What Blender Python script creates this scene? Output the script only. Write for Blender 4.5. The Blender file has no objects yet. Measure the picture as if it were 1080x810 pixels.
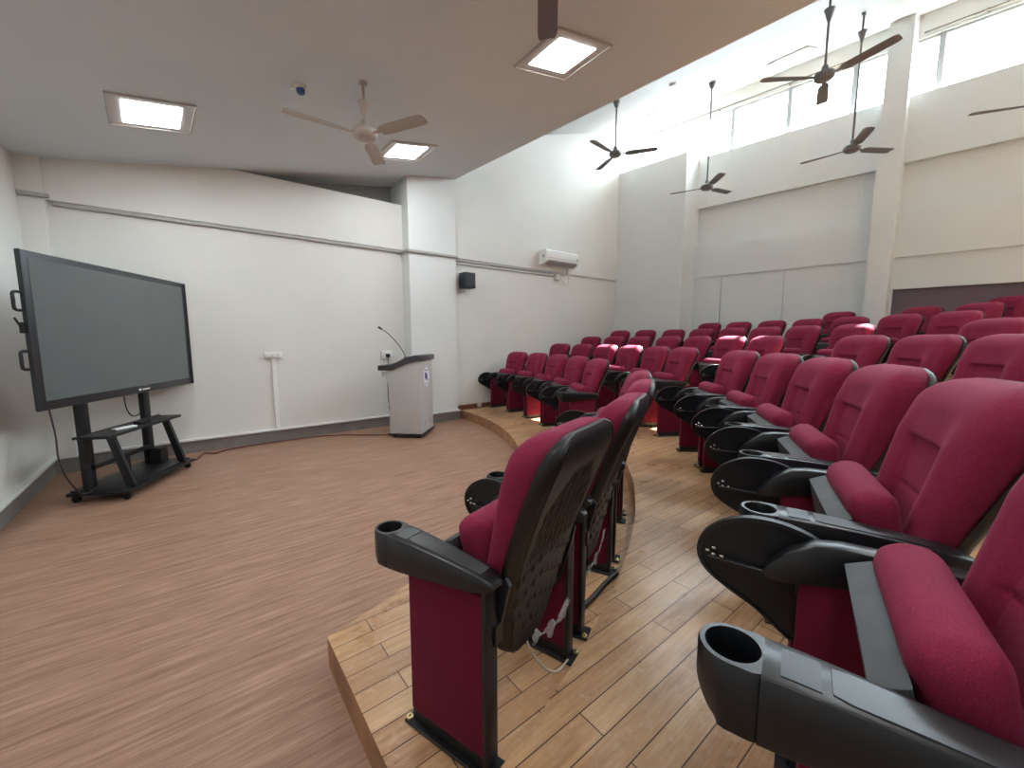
import bpy, bmesh, math, random
from mathutils import Vector, Matrix
random.seed(7)
COL = bpy.context.scene.collection
PI = math.pi

# ------------------------------------------------------------------ materials
def new_mat(name):
    m = bpy.data.materials.new(name); m.use_nodes = True
    nt = m.node_tree; nt.nodes.clear()
    out = nt.nodes.new('ShaderNodeOutputMaterial')
    return m, nt, out
def principled(nt, out, col=(.8, .8, .8), rough=.5, metal=0, spec=.5):
    b = nt.nodes.new('ShaderNodeBsdfPrincipled')
    b.inputs['Base Color'].default_value = (*col, 1); b.inputs['Roughness'].default_value = rough
    b.inputs['Metallic'].default_value = metal; b.inputs['Specular IOR Level'].default_value = spec
    nt.links.new(b.outputs[0], out.inputs[0]); return b
def coords(nt, scale=(1, 1, 1), kind='Object', rot=(0, 0, 0)):
    tc = nt.nodes.new('ShaderNodeTexCoord'); mp = nt.nodes.new('ShaderNodeMapping')
    mp.inputs['Scale'].default_value = scale; mp.inputs['Rotation'].default_value = rot
    nt.links.new(tc.outputs[kind], mp.inputs[0]); return mp.outputs[0]
def noise(nt, vec, scale, detail=4, rough=.55):
    n = nt.nodes.new('ShaderNodeTexNoise'); n.inputs['Scale'].default_value = scale
    n.inputs['Detail'].default_value = detail; n.inputs['Roughness'].default_value = rough
    nt.links.new(vec, n.inputs['Vector']); return n.outputs['Fac']
def ramp(nt, fac, stops):
    r = nt.nodes.new('ShaderNodeValToRGB'); e = r.color_ramp.elements
    e[0].position, e[0].color = stops[0][0], (*stops[0][1], 1)
    e[1].position, e[1].color = stops[-1][0], (*stops[-1][1], 1)
    for p, c in stops[1:-1]:
        x = e.new(p); x.color = (*c, 1)
    nt.links.new(fac, r.inputs[0]); return r.outputs[0]
def bump(nt, bsdf, h, strength, dist=.002):
    b = nt.nodes.new('ShaderNodeBump'); b.inputs['Strength'].default_value = strength
    b.inputs['Distance'].default_value = dist
    nt.links.new(h, b.inputs['Height']); nt.links.new(b.outputs[0], bsdf.inputs['Normal'])
def mixc(nt, fac, a, b, mode='MIX'):
    m = nt.nodes.new('ShaderNodeMix'); m.data_type = 'RGBA'; m.blend_type = mode
    for s, v in ((m.inputs[0], fac), (m.inputs[6], a), (m.inputs[7], b)):
        if isinstance(v, (int, float)): s.default_value = v
        elif isinstance(v, tuple): s.default_value = (*v, 1)
        else: nt.links.new(v, s)
    return m.outputs[2]
def plain(name, col, rough=.5, metal=0, spec=.5, var=.06, nscale=30, bstr=0, bscale=200, bdist=.001):
    m, nt, out = new_mat(name); b = principled(nt, out, col, rough, metal, spec)
    v = coords(nt)
    c2 = tuple(min(1, x * (1 + var)) for x in col); c1 = tuple(x * (1 - var) for x in col)
    nt.links.new(ramp(nt, noise(nt, v, nscale), [(.3, c1), (.7, c2)]), b.inputs['Base Color'])
    if bstr: bump(nt, b, noise(nt, v, bscale, 2), bstr, bdist)
    return m
def fabric(name, col, col2):
    m, nt, out = new_mat(name); b = principled(nt, out, col, .8, 0, .18)
    v = coords(nt)
    n1 = noise(nt, v, 9, 5, .6); n2 = noise(nt, v, 420, 2)
    c = ramp(nt, n1, [(.3, col), (.72, col2)])
    c = mixc(nt, .35, c, ramp(nt, n2, [(.35, tuple(x * .5 for x in col)), (.65, tuple(x * 1.5 for x in col2))]))
    nt.links.new(c, b.inputs['Base Color'])
    b.inputs['Sheen Weight'].default_value = .12; b.inputs['Sheen Roughness'].default_value = .45
    b.inputs['Sheen Tint'].default_value = (.9, .3, .5, 1)
    bump(nt, b, n2, .35, .0015); return m
def paint(name, col, var=.03):
    m, nt, out = new_mat(name); b = principled(nt, out, col, .62, 0, .3)
    v = coords(nt)
    n = noise(nt, v, .9, 5, .6)
    nt.links.new(ramp(nt, n, [(.3, tuple(x * (1 - var) for x in col)), (.7, tuple(min(1, x * (1 + var)) for x in col))]), b.inputs['Base Color'])
    bump(nt, b, noise(nt, v, 60, 4), .06, .002); return m
def planks():
    m, nt, out = new_mat('oak_planks'); b = principled(nt, out, (.5, .3, .18), .42, 0, .45)
    v = coords(nt)
    br = nt.nodes.new('ShaderNodeTexBrick'); nt.links.new(v, br.inputs['Vector'])
    br.inputs['Scale'].default_value = 1; br.inputs['Brick Width'].default_value = .85
    br.inputs['Row Height'].default_value = .092; br.inputs['Mortar Size'].default_value = .0021
    br.inputs['Mortar Smooth'].default_value = .2; br.offset = .37; br.inputs['Bias'].default_value = 0
    br.inputs['Color1'].default_value = (0, 0, 0, 1); br.inputs['Color2'].default_value = (1, 1, 1, 1)
    br.inputs['Mortar'].default_value = (.5, .5, .5, 1)
    tone = ramp(nt, br.outputs['Color'], [(0, (.36, .18, .085)), (.35, (.56, .32, .155)), (.7, (.64, .40, .21)), (1, (.78, .53, .30))])
    vg = coords(nt, (2.2, 26, 1))
    g = noise(nt, vg, 1.6, 9, .68)
    tone = mixc(nt, .55, tone, ramp(nt, g, [(.25, (.28, .15, .08)), (.5, (.60, .36, .19)), (.75, (.82, .60, .38))]))
    big = noise(nt, coords(nt), 1.3, 4, .6)
    dirt = ramp(nt, big, [(.35, (.72, .66, .62)), (.6, (1, 1, 1))])
    tone = mixc(nt, .8, tone, dirt, 'MULTIPLY')
    sc = noise(nt, coords(nt, (1, 1, 1)), 34, 6, .75)
    tone = mixc(nt, ramp(nt, sc, [(.52, (0, 0, 0)), (.80, (.55, .55, .55))]), tone, (.66, .54, .44))
    col = mixc(nt, br.outputs['Fac'], tone, (.07, .035, .02))
    nt.links.new(col, b.inputs['Base Color'])
    rr = ramp(nt, noise(nt, coords(nt), 5, 6, .7), [(.3, (.25, .25, .25)), (.7, (.38, .38, .38))])
    nt.links.new(rr, b.inputs['Roughness'])
    mm = nt.nodes.new('ShaderNodeMath'); mm.operation = 'SUBTRACT'
    nt.links.new(g, mm.inputs[0]); nt.links.new(br.outputs['Fac'], mm.inputs[1])
    bump(nt, b, mm.outputs[0], .35, .002); return m
def vinyl():
    m, nt, out = new_mat('wood_grain_vinyl'); b = principled(nt, out, (.3, .18, .13), .5, 0, .35)
    g = noise(nt, coords(nt, (1.1, 15, 1)), 2.4, 9, .72)
    c = ramp(nt, g, [(.30, (.215, .112, .070)), (.5, (.36, .208, .140)), (.68, (.50, .31, .218))])
    g2 = noise(nt, coords(nt, (.5, 3.2, 1)), 1.3, 4, .6)
    c = mixc(nt, .5, c, ramp(nt, g2, [(.3, (.72, .68, .66)), (.7, (1.0, 1.0, 1.0))]), 'MULTIPLY')
    nt.links.new(c, b.inputs['Base Color']); bump(nt, b, g, .12, .001); return m

M = {}
M['wall'] = paint('wall_paint', (.71, .70, .665))
M['wallgrey'] = paint('wall_paint_cool', (.70, .715, .705))
M['ceil'] = paint('ceiling_paint', (.63, .68, .715))
M['upceil'] = paint('upper_ceiling_paint', (.60, .61, .61))
M['base'] = plain('skirting', (.19, .175, .165), .5, var=.12, nscale=6)
M['ledge'] = plain('skirting_ledge', (.72, .72, .70), .5)
M['gap'] = paint('recess_shade_grey', (.27, .265, .26))  # dark grey stands in for the shade inside the open gap
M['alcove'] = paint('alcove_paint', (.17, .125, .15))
M['planks'] = planks(); M['vinyl'] = vinyl()
M['riser'] = plain('riser_board', (.38, .20, .10), .5, var=.3, nscale=5)
M['fab'] = fabric('maroon_fabric', (.195, .013, .042), (.25, .021, .060))
M['panelfab'] = fabric('maroon_panel_fabric', (.115, .005, .020), (.14, .007, .027))
M['plas'] = plain('black_plastic', (.006, .007, .009), .32, 0, .55, .1, 20, .12, 900, .0004)
M['shell'] = plain('dark_shell', (.0085, .008, .009), .42, 0, .45, .15, 20, .12, 700, .0004)
M['pan'] = plain('grey_seat_pan', (.060, .063, .066), .55, 0, .4, .1, 20, .3, 600, .0008)
M['tab'] = plain('tablet_laminate', (.008, .0085, .011), .35, 0, .4)
M['blk'] = plain('black_steel', (.014, .014, .016), .4, .2, .5)
M['chrome'] = plain('bolt_metal', (.75, .74, .70), .25, 1)
M['brass'] = plain('brass_bolt', (.62, .50, .25), .35, 1)
M['white'] = plain('white_plastic', (.78, .78, .77), .4)
M['offw'] = plain('cream_plastic', (.68, .66, .60), .4)
M['fan'] = plain('fan_enamel', (.42, .37, .33), .4, .0, .5)
M['fandark'] = plain('fan_enamel_grey', (.17, .16, .165), .45, .0, .5)
M['screen'] = plain('display_glass', (.105, .118, .122), .22, 0, .5, .03, 3)
M['tv'] = plain('display_bezel', (.022, .024, .028), .4)
M['lect'] = plain('lectern_metal', (.52, .52, .51), .42, .0, .5, .03)
M['lecttop'] = plain('lectern_slab', (.045, .043, .052), .35)
M['logo'] = plain('emblem_white', (.80, .80, .86), .4)
M['navy'] = plain('emblem_navy', (.015, .012, .09), .4)
M['cord'] = plain('cable_rubber', (.03, .022, .02), .5)
M['redcord'] = plain('cable_brown', (.12, .035, .025), .5)
M['blue'] = plain('detector_blue', (.03, .09, .30), .4)
M['rod'] = plain('curtain_rail_metal', (.12, .12, .12), .4, .6)
M['conduit'] = plain('conduit_grey', (.38, .37, .35), .5)
M['winframe'] = plain('window_frame_white', (.36, .37, .38), .4)
M['skirtwood'] = plain('tier_skirting', (.17, .06, .04), .45, var=.25, nscale=8)
m, nt, out = new_mat('led_diffuser')
e = nt.nodes.new('ShaderNodeEmission'); e.inputs[0].default_value = (.92, .97, 1, 1); e.inputs[1].default_value = 14
nt.links.new(e.outputs[0], out.inputs[0]); M['led'] = m
m, nt, out = new_mat('led_diffuser_dim')
e = nt.nodes.new('ShaderNodeEmission'); e.inputs[0].default_value = (1, .985, .96, 1); e.inputs[1].default_value = 2.0
nt.links.new(e.outputs[0], out.inputs[0]); M['leddim'] = m
m, nt, out = new_mat('window_glass')
t = nt.nodes.new('ShaderNodeBsdfTransparent'); g = nt.nodes.new('ShaderNodeBsdfGlossy'); g.inputs['Roughness'].default_value = .05
mx = nt.nodes.new('ShaderNodeMixShader'); mx.inputs[0].default_value = .06
t.inputs[0].default_value = (.95, .98, .98, 1)
nt.links.new(t.outputs[0], mx.inputs[1]); nt.links.new(g.outputs[0], mx.inputs[2]); nt.links.new(mx.outputs[0], out.inputs[0]); M['glass'] = m
m, nt, out = new_mat('clear_wrap')
t = nt.nodes.new('ShaderNodeBsdfTransparent'); g = nt.nodes.new('ShaderNodeBsdfPrincipled')
g.inputs['Base Color'].default_value = (.75, .78, .82, 1); g.inputs['Roughness'].default_value = .15
mx = nt.nodes.new('ShaderNodeMixShader'); mx.inputs[0].default_value = .3
nt.links.new(t.outputs[0], mx.inputs[1]); nt.links.new(g.outputs[0], mx.inputs[2]); nt.links.new(mx.outputs[0], out.inputs[0]); M['wrap'] = m

# ------------------------------------------------------------------ helpers
def obj(name, bm, mat, parent=None, smooth=False, auto=None, loc=None):
    bmesh.ops.recalc_face_normals(bm, faces=bm.faces)
    me = bpy.data.meshes.new(name); bm.to_mesh(me); bm.free()
    mats = mat if isinstance(mat, (list, tuple)) else [mat]
    for q in mats: me.materials.append(q)
    if smooth or auto:
        for p in me.polygons: p.use_smooth = True
        if auto: me.set_sharp_from_angle(angle=math.radians(auto))
    o = bpy.data.objects.new(name, me); COL.objects.link(o)
    if parent: o.parent = parent
    if loc: o.location = loc
    return o
def thing(name, label, cat, loc=(0, 0, 0), rz=0, group=None, mat=None):
    o = bpy.data.objects.new(name, None); COL.objects.link(o); o.empty_display_size = .1
    if mat is not None: o.matrix_world = mat
    else: o.location = loc; o.rotation_euler = (0, 0, rz)
    o['label'] = label; o['category'] = cat
    if group: o['group'] = group
    return o
def tag(o, label, cat, group=None):
    o['label'] = label; o['category'] = cat
    if group: o['group'] = group
    return o
def struct(name, bm, mat, parent=None, **k):
    o = obj(name, bm, mat, parent, **k)
    if parent is None: o['kind'] = 'structure'
    return o
def box(bm, x0, x1, y0, y1, z0, z1, bev=0, seg=2, mat=None):
    vs = [bm.verts.new(((x0, x1)[i & 1], (y0, y1)[(i >> 1) & 1], (z0, z1)[(i >> 2) & 1])) for i in range(8)]
    fs = [bm.faces.new([vs[i] for i in q]) for q in ((0, 2, 3, 1), (4, 5, 7, 6), (0, 1, 5, 4), (2, 6, 7, 3), (0, 4, 6, 2), (1, 3, 7, 5))]
    if mat is not None:
        bm.transform(Matrix()) if False else None
        for v in vs: v.co = mat @ v.co
    if bev:
        es = list({e for f in fs for e in f.edges})
        bmesh.ops.bevel(bm, geom=es, offset=bev, segments=seg, profile=.5, affect='EDGES')
    return bm
def B(*a, **k):
    return box(bmesh.new(), *a, **k)
def prism(bm, pts, axis, a, b, bev=0, seg=2):
    """polygon pts in the other two axes extruded along axis between a and b"""
    def co(p, t):
        return {'x': (t, p[0], p[1]), 'y': (p[0], t, p[1]), 'z': (p[0], p[1], t)}[axis]
    v0 = [bm.verts.new(co(p, a)) for p in pts]; v1 = [bm.verts.new(co(p, b)) for p in pts]
    n = len(pts); fs = [bm.faces.new(v0[::-1]), bm.faces.new(v1)]
    for i in range(n): fs.append(bm.faces.new((v0[i], v0[(i + 1) % n], v1[(i + 1) % n], v1[i])))
    if bev:
        es = [e for e in list({e for f in fs[:2] for e in f.edges})]
        bmesh.ops.bevel(bm, geom=es, offset=bev, segments=seg, profile=.5, affect='EDGES')
    return bm
def tube(bm, pts, r, n=8, closed=False, cap=True):
    pts = [Vector(p) for p in pts]; rings = []
    rr = r if isinstance(r, (list, tuple)) else [r] * len(pts)
    up = Vector((0, 0, 1))
    for i, p in enumerate(pts):
        d = (pts[min(i + 1, len(pts) - 1)] - pts[max(i - 1, 0)]).normalized()
        a = d.cross(up)
        if a.length < .05: a = d.cross(Vector((0, 1, 0)))
        a.normalize(); b = a.cross(d)
        rings.append([bm.verts.new(p + (a * math.cos(2 * PI * k / n) + b * math.sin(2 * PI * k / n)) * rr[i]) for k in range(n)])
    for i in range(len(rings) - 1):
        for k in range(n): bm.faces.new((rings[i][k], rings[i][(k + 1) % n], rings[i + 1][(k + 1) % n], rings[i + 1][k]))
    if cap: bm.faces.new(rings[0][::-1]); bm.faces.new(rings[-1])
    return bm
def smoothpath(P, k=6):
    P = [Vector(p) for p in P]; o = []
    for i in range(len(P) - 1):
        p0, p1, p2, p3 = P[max(i - 1, 0)], P[i], P[i + 1], P[min(i + 2, len(P) - 1)]
        for j in range(k):
            t = j / k
            o.append(.5 * ((2 * p1) + (-p0 + p2) * t + (2 * p0 - 5 * p1 + 4 * p2 - p3) * t * t + (-p0 + 3 * p1 - 3 * p2 + p3) * t ** 3))
    o.append(P[-1]); return o
def lathe(bm, prof, n=24, cx=0, cy=0):
    rings = []
    for r, z in prof:
        rings.append([bm.verts.new((cx + r * math.cos(2 * PI * k / n), cy + r * math.sin(2 * PI * k / n), z)) for k in range(n)])
    for i in range(len(rings) - 1):
        for k in range(n): bm.faces.new((rings[i][k], rings[i][(k + 1) % n], rings[i + 1][(k + 1) % n], rings[i + 1][k]))
    bm.faces.new(rings[0][::-1]); bm.faces.new(rings[-1]); return bm
def lerp(t, tab):
    if t <= tab[0][0]: return tab[0][1]
    for (a, u), (b, v) in zip(tab, tab[1:]):
        if t <= b:
            s = (t - a) / (b - a); s = s * s * (3 - 2 * s) if False else s
            return u + (v - u) * s
    return tab[-1][1]

# ------------------------------------------------------------------ room constants
CX, CY, R1, TH = -.74, 6.0, 4.40, .14          # centre of the seating arcs, first riser radius, tier height
LX = -1.22                                      # front (screen) wall
YN = -6.0                                       # near wall
def rx(y): return 8.66 + .115 * (4.55 - y)      # rear wall, slightly skewed
def xe(y): return 3.6 + .08 * (6.09 - y)        # edge of the low ceiling
def lowz(x, y): return 4.01 - .176 * (xe(y) - x)
def upz(x, y): return 4.65 + .325 * (x - xe(y))

# floors
bm = B(LX - .2, 11.6, YN - .2, 6.7, -.12, 0)
struct('floor', bm, M['vinyl'])
for k in range(1, 8):
    R = R1 + k - 1; ys, x0 = 6.3, .37
    a0 = math.asin((ys - CY) / R)
    dx = x0 - CX
    yend = CY - math.sqrt(R * R - dx * dx)
    if yend > YN:
        a1 = -math.acos(dx / R); tail = [(x0, YN - .05)]
    else:
        a1 = -math.asin((CY - YN + .05) / R); tail = []
    N = 90
    pts = [(CX + R * math.cos(a0 + (a1 - a0) * i / N), CY + R * math.sin(a0 + (a1 - a0) * i / N)) for i in range(N + 1)]
    pts += tail + [(11.5, YN - .05), (11.5, ys)]
    bm = bmesh.new(); prism(bm, pts, 'z', TH * (k - 1), TH * k)
    for f in bm.faces: f.material_index = 0 if abs(f.normal.z) > .5 else 1
    bm.normal_update()
    for f in bm.faces: f.material_index = 0 if abs(f.normal.z) > .5 else 1
    struct('floor_tier', bm, [M['planks'], M['riser']])

# far (side) wall : left bay
WL = 6.28
bm = B(LX - .2, 2.76, WL, WL + .5, 0, 2.80); box(bm, LX - .2, 2.76, WL - .05, WL + .5, 2.80, 3.48)
struct('wall_far', bm, M['wall'])
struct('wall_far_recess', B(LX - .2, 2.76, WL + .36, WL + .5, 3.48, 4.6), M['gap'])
# pilaster
bm = B(2.74, 3.57, 6.0, 6.7, 0, 4.7)
struct('wall_pilaster', bm, M['wallgrey'])
# corner pilaster by the screen wall
bm = B(LX - .1, -1.04, 6.18, 6.5, 0, 3.6); struct('wall_corner_pilaster', bm, M['wall'])
# far wall : right bay
bm = B(3.5, 9.6, 6.11, 6.7, 0, 2.76); box(bm, 3.5, 9.6, 6.075, 6.7, 2.76, 3.39); box(bm, 3.5, 9.6, 6.10, 6.7, 3.39, 6.9)
struct('wall_far_seating', bm, M['wall'])
# front wall (screen side)
bm = B(LX - .2, LX, YN - .2, 6.7, 0, 3.6)
struct('wall_front', bm, M['wall'])
# near wall (behind the photographer)
bm = B(LX - .2, .6, YN - .2, YN, 0, 6.0)
box(bm, .6, 11.7, YN - .2, YN, 0, 7.4)
struct('wall_near', bm, M['wall'])

# rear wall, built in bands
def skew(bm, y0, y1, d0, d1, z0, z1):
    vs = []
    for z in (z0, z1):
        for y in (y0, y1):
            for d in (d0, d1): vs.append(bm.verts.new((rx(y) + d, y, z)))
    for q in ((0, 2, 3, 1), (4, 5, 7, 6), (0, 1, 5, 4), (2, 6, 7, 3), (0, 4, 6, 2), (1, 3, 7, 5)): bm.faces.new([vs[i] for i in q])
    return bm
PY0, PY1 = 1.40, 1.68      # pillar
bm = bmesh.new()
D = .24
gy = [6.3, 3.99, 2.885, 1.5]
for a, b in zip(gy, gy[1:]): skew(bm, b + .008, a - .008, .03, D, 0, 2.70)
skew(bm, 1.5, 6.3, .05, D, 0, 2.70)
skew(bm, 1.5, 6.3, 0, D, 2.70, 3.35)
skew(bm, 1.5, 6.3, .10, D, 3.35, 4.14)
skew(bm, 1.5, 6.3, 0, D, 4.14, 5.16)
skew(bm, YN, 1.5, .02, D, 2.20, 2.70); skew(bm, YN, 1.5, -.02, D, 2.70, 3.40)
skew(bm, YN, 1.5, .10, D, 3.40, 4.16); skew(bm, YN, 1.5, 0, D, 4.16, 5.14)
skew(bm, 1.38, 1.5, .03, D, 0, 2.7)
skew(bm, YN, 6.3, .12, D, 5.99, 7.4)
struct('wall_rear', bm, M['wallgrey'])
# alcove behind the top rows
struct('wall_panel', skew(bmesh.new(), YN, 1.40, .10, D, 0, 2.24), M['alcove'])
# pillar
bm = skew(bmesh.new(), PY0, PY1, -.22, .2, 0, 6.3)
struct('wall_pillar', bm, M['wallgrey'])
# box projecting from the rear wall at the far corner
bm = bmesh.new()
prism(bm, [(8.0, 6.2), (8.17, 4.55), (8.9, 4.55), (8.9, 6.2)], 'z', 0, 5.17)
struct('wall_projection', bm, M['wallgrey'])
bm = B(8.48, 8.62, 5.93, 6.2, 3.6, 6.5); struct('wall_jamb', bm, M['wall'])

# ceilings
def slab(name, pts, zf, th, mat):
    bm = bmesh.new()
    a = [bm.verts.new((x, y, zf(x, y))) for x, y in pts]; b = [bm.verts.new((x, y, zf(x, y) + th)) for x, y in pts]
    bm.faces.new(a); bm.faces.new(b[::-1]); n = len(pts)
    for i in range(n): bm.faces.new((a[i], b[i], b[(i + 1) % n], a[(i + 1) % n]))
    return struct(name, bm, mat)
slab('ceiling', [(LX - .1, 6.65), (xe(6.65), 6.65), (xe(YN), YN - .1), (LX - .1, YN - .1)], lowz, .12, M['ceil'])
slab('ceiling_upper', [(xe(6.65) - .1, 6.65), (rx(6.65) + .25, 6.65), (rx(YN - .1) + .25, YN - .1), (xe(YN) - .1, YN - .1)], upz, .15, M['upceil'])
bm = bmesh.new()
vs = [bm.verts.new(c) for c in [(xe(6.6) - .1, 6.6, 4.02), (xe(6.6), 6.6, 4.02), (xe(YN), YN, 4.02), (xe(YN) - .1, YN, 4.02),
                                (xe(6.6) - .1, 6.6, 4.75), (xe(6.6), 6.6, 4.75), (xe(YN), YN, 4.75), (xe(YN) - .1, YN, 4.75)]]
for q in ((0, 1, 2, 3), (4, 7, 6, 5), (0, 4, 5, 1), (1, 5, 6, 2), (2, 6, 7, 3), (3, 7, 4, 0)): bm.faces.new([vs[i] for i in q])
struct('ceiling_fascia', bm, M['upceil'])

# clerestory windows
edges = [6.02, 4.91, 3.99, 3.04, 2.125, 1.13, .2, -.75, -1.7, -2.65, -3.6, -4.55, -5.5]
for i, (a, b) in enumerate(zip(edges, edges[1:])):
    bm = bmesh.new(); w = .036
    skew(bm, b, b + w, .13, .20, 5.16, 5.99); skew(bm, a - w, a, .13, .20, 5.16, 5.99)
    skew(bm, b + w, a - w, .14, .19, 5.16, 5.20); skew(bm, b + w, a - w, .14, .19, 5.95, 5.99)
    o = struct('window_%d' % (i + 1), bm, M['winframe'])
    bm = skew(bmesh.new(), b + w, a - w, .163, .169, 5.20, 5.95)
    obj('window_pane', bm, M['glass'], o)
# curtain rail in two runs
for (y0, y1, txt) in ((1.75, 5.6, 'dark curtain rail over the clerestory windows, between far corner and tall pillar'),
                      (-5.4, 1.33, 'dark curtain rail over the clerestory windows at the picture\'s right edge')):
    bm = tube(bmesh.new(), [(rx(y0) + .06, y0, 6.03), (rx(y1) + .06, y1, 6.03)], .014, 8)
    y = y0 + .1
    while y < y1: box(bm, rx(y) + .05, rx(y) + .13, y - .01, y + .01, 6.02, 6.045); y += 1.2
    tag(obj('curtain_rail', bm, M['rod']), txt, 'curtain rail', 'curtain rails')

# skirting
def trim(n, x0, x1, y0, y1, h=.15, ledge=True, mat='base'):
    bm = B(x0, x1, y0, y1, 0, h)
    o = struct('baseboard_%s' % n, bm, M[mat])
    return o
trim('far', LX, 2.74, WL - .02, WL + .02); trim('pilaster', 2.72, 3.59, 5.975, 6.02); trim('front', LX - .02, LX + .02, YN, 6.3)
trim('corner', LX, -1.02, 6.16, 6.2)
bm = B(LX, 2.72, WL - .045, WL + .02, .15, .175, .004); box(bm, 2.70, 3.60, 5.96, 6.02, .15, .175, .004); box(bm, LX - .02, LX + .045, YN, 6.2, .15, .175, .004)
struct('trim_1', bm, M['ledge'])
struct('trim_2', B(3.57, 8.0, 6.085, 6.13, 0, .22), M['skirtwood'])
# surface conduits under the beam
bm = bmesh.new()
box(bm, -1.0, 2.74, WL - .04, WL - .005, 2.755, 2.798, .006)
box(bm, 2.70, 2.74, 6.0, WL, 2.74, 2.78, .006); box(bm, 2.70, 3.60, 5.965, 6.0, 2.735, 2.775, .006)
box(bm, LX + .005, -1.0, 6.14, 6.18, 2.80, 2.84, .006)
tag(obj('cable_trunking', bm, M['conduit']), 'grey cable trunking running along the wall under the beam, behind screen and lectern', 'trunking')
bm = bmesh.new(); box(bm, 3.57, 6.25, 6.08, 6.11, 2.715, 2.755, .006); box(bm, 3.57, 6.0, 6.09, 6.11, 2.66, 2.68, .004)
tag(obj('cable_trunking', bm, M['conduit']), 'grey cable trunking on the wall from the pilaster to the air conditioner', 'trunking')
bm = B(6.3, 7.98, 6.085, 6.112, 2.735, 2.758, .004)
tag(obj('cable_trunking', bm, M['offw']), 'thin cream trunking on the wall right of the air conditioner', 'trunking')

# ------------------------------------------------------------------ auditorium chair
def make_chair():
    t = thing('auditorium_chair', 'x', 'chair')
    # --- side panels with foot plates
    for s in (-1, 1):
        x = .258 * s
        bm = B(x - .024, x + .024, -.148, .155, .05, .56, .008, 2)
        p = obj('side_panel', bm, M['panelfab'], t, auto=40)
        bm = B(x - .028, x + .028, -.164, -.147, .02, .60, .004, 2)
        obj('panel_edge', bm, M['blk'], p, auto=40)
        bm = B(x - .04, x + .04, -.19, .175, 0, .012, .003, 1); box(bm, x - .02, x + .02, -.15, .15, .01, .052)
        f = obj('foot_plate', bm, M['blk'], t)
        for y in (-.178, .163):
            bm = lathe(bmesh.new(), [(.011, .012), (.011, .019), (.006, .020), (.005, .027), (.001, .028)], 8, x + .026 * s, y)
            obj('bolt', bm, M['brass'], f)
    # --- armrest with cup holder (occupant's left)
    bm = bmesh.new(); cx, cy, ro, ri, N = -.268, .25, .050, .040, 32
    zt, zb = .655, .545
    outer = []; inner = []
    for k in range(N):
        a = 2 * PI * k / N; c, s_ = math.cos(a), math.sin(a)
        if s_ >= -1e-6: ox, oy = ro * c, ro * s_
        else:
            m_ = min(ro / max(abs(c), 1e-9), .045 / abs(s_)); ox, oy = m_ * c, m_ * s_
        outer.append((cx + ox, cy + oy)); inner.append((cx + ri * c, cy + ri * s_))
    ft = lambda y: .045 * max(0, (y - cy) / ro) ** 2
    rows = [[bm.verts.new((x, y, zb + ft(y))) for x, y in [(cx + (p[0] - cx) * (.8 if p[1] > cy + .01 else .97), cy + (p[1] - cy) * (.86 if p[1] > cy + .01 else 1)) for p in outer]],
            [bm.verts.new((x, y, zb + .012 + ft(y))) for x, y in outer],
            [bm.verts.new((x, y, zt - .006)) for x, y in outer],
            [bm.verts.new((cx + (x - cx) * .95, cy + (y - cy) * .95, zt)) for x, y in outer],
            [bm.verts.new((x, y, zt)) for x, y in inner],
            [bm.verts.new((cx + (x - cx) * .95, cy + (y - cy) * .95, zt - .006)) for x, y in inner],
            [bm.verts.new((cx + (x - cx) * .85, cy + (y - cy) * .85, zt - .085)) for x, y in inner]]
    for a_, b_ in zip(rows, rows[1:]):
        for k in range(N): bm.faces.new((a_[k], a_[(k + 1) % N], b_[(k + 1) % N], b_[k]))
    bm.faces.new(rows[0][::-1]); bm.faces.new(rows[-1])
    # the arm body, lofted back
    def armloft(bm, cx, st):
        rings = []
        for y, w, z1, z0 in st:
            c = min(.006, w * .3); e = .006
            pr = [(-w + c * .3, z0), (w - c * .3, z0), (w, z0 + e), (w, z1 - e), (w - c * .35, z1 - e * .3), (w - c, z1),
                  (0, z1 + .0005), (-w + c, z1), (-w + c * .35, z1 - e * .3), (-w, z1 - e), (-w, z0 + e)]
            rings.append([bm.verts.new((cx + px, y, pz)) for px, pz in pr])
        n = len(rings[0])
        for i in range(len(rings) - 1):
            for k in range(n): bm.faces.new((rings[i][k], rings[i][(k + 1) % n], rings[i + 1][(k + 1) % n], rings[i + 1][k]))
        bm.faces.new(rings[0][::-1]); bm.faces.new(rings[-1])
    armloft(bm, cx, [(.208, .050, .655, .545), (.16, .0485, .655, .548), (.10, .045, .653, .553), (.03, .041, .649, .560), (-.05, .038, .643, .570),
                     (-.13, .035, .635, .580), (-.175, .031, .626, .59), (-.192, .023, .614, .60)])
    arm = obj('armrest', bm, M['plas'], t, auto=38)
    arm['label'] = 'armrest with round cup holder'
    # raised pad on the arm
    bm = bmesh.new()
    def pad(bm, cx, ys, zf, hw, h):
        loop = []
        n = 12
        for k in range(n + 1):
            y = ys[0] + (ys[1] - ys[0]) * k / n; loop.append((hw(y), y))
        pts = [(cx + w, y) for w, y in loop] + [(cx - w, y) for w, y in loop[::-1]]
        a_ = [bm.verts.new((x, y, zf(y) - .002)) for x, y in pts]
        b_ = [bm.verts.new((cx + (x - cx) * .93, y, zf(y) + h)) for x, y in pts]
        bm.faces.new(b_); m_ = len(pts)
        for k in range(m_): bm.faces.new((a_[k], a_[(k + 1) % m_], b_[(k + 1) % m_], b_[k]))
    zf = lambda y: lerp(y, [(-.175, .626), (-.13, .635), (-.05, .643), (.03, .649), (.10, .653), (.16, .655), (.208, .655)])
    pad(bm, cx, (-.15, .125), zf, lambda y: .029 + .005 * y / .125 - .006 * max(0, (y - .11) / .015), .0024)
    pad(bm, cx, (.137, .185), zf, lambda y: .034, .0020)
    obj('arm_pad', bm, M['plas'], arm, auto=40)
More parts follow.
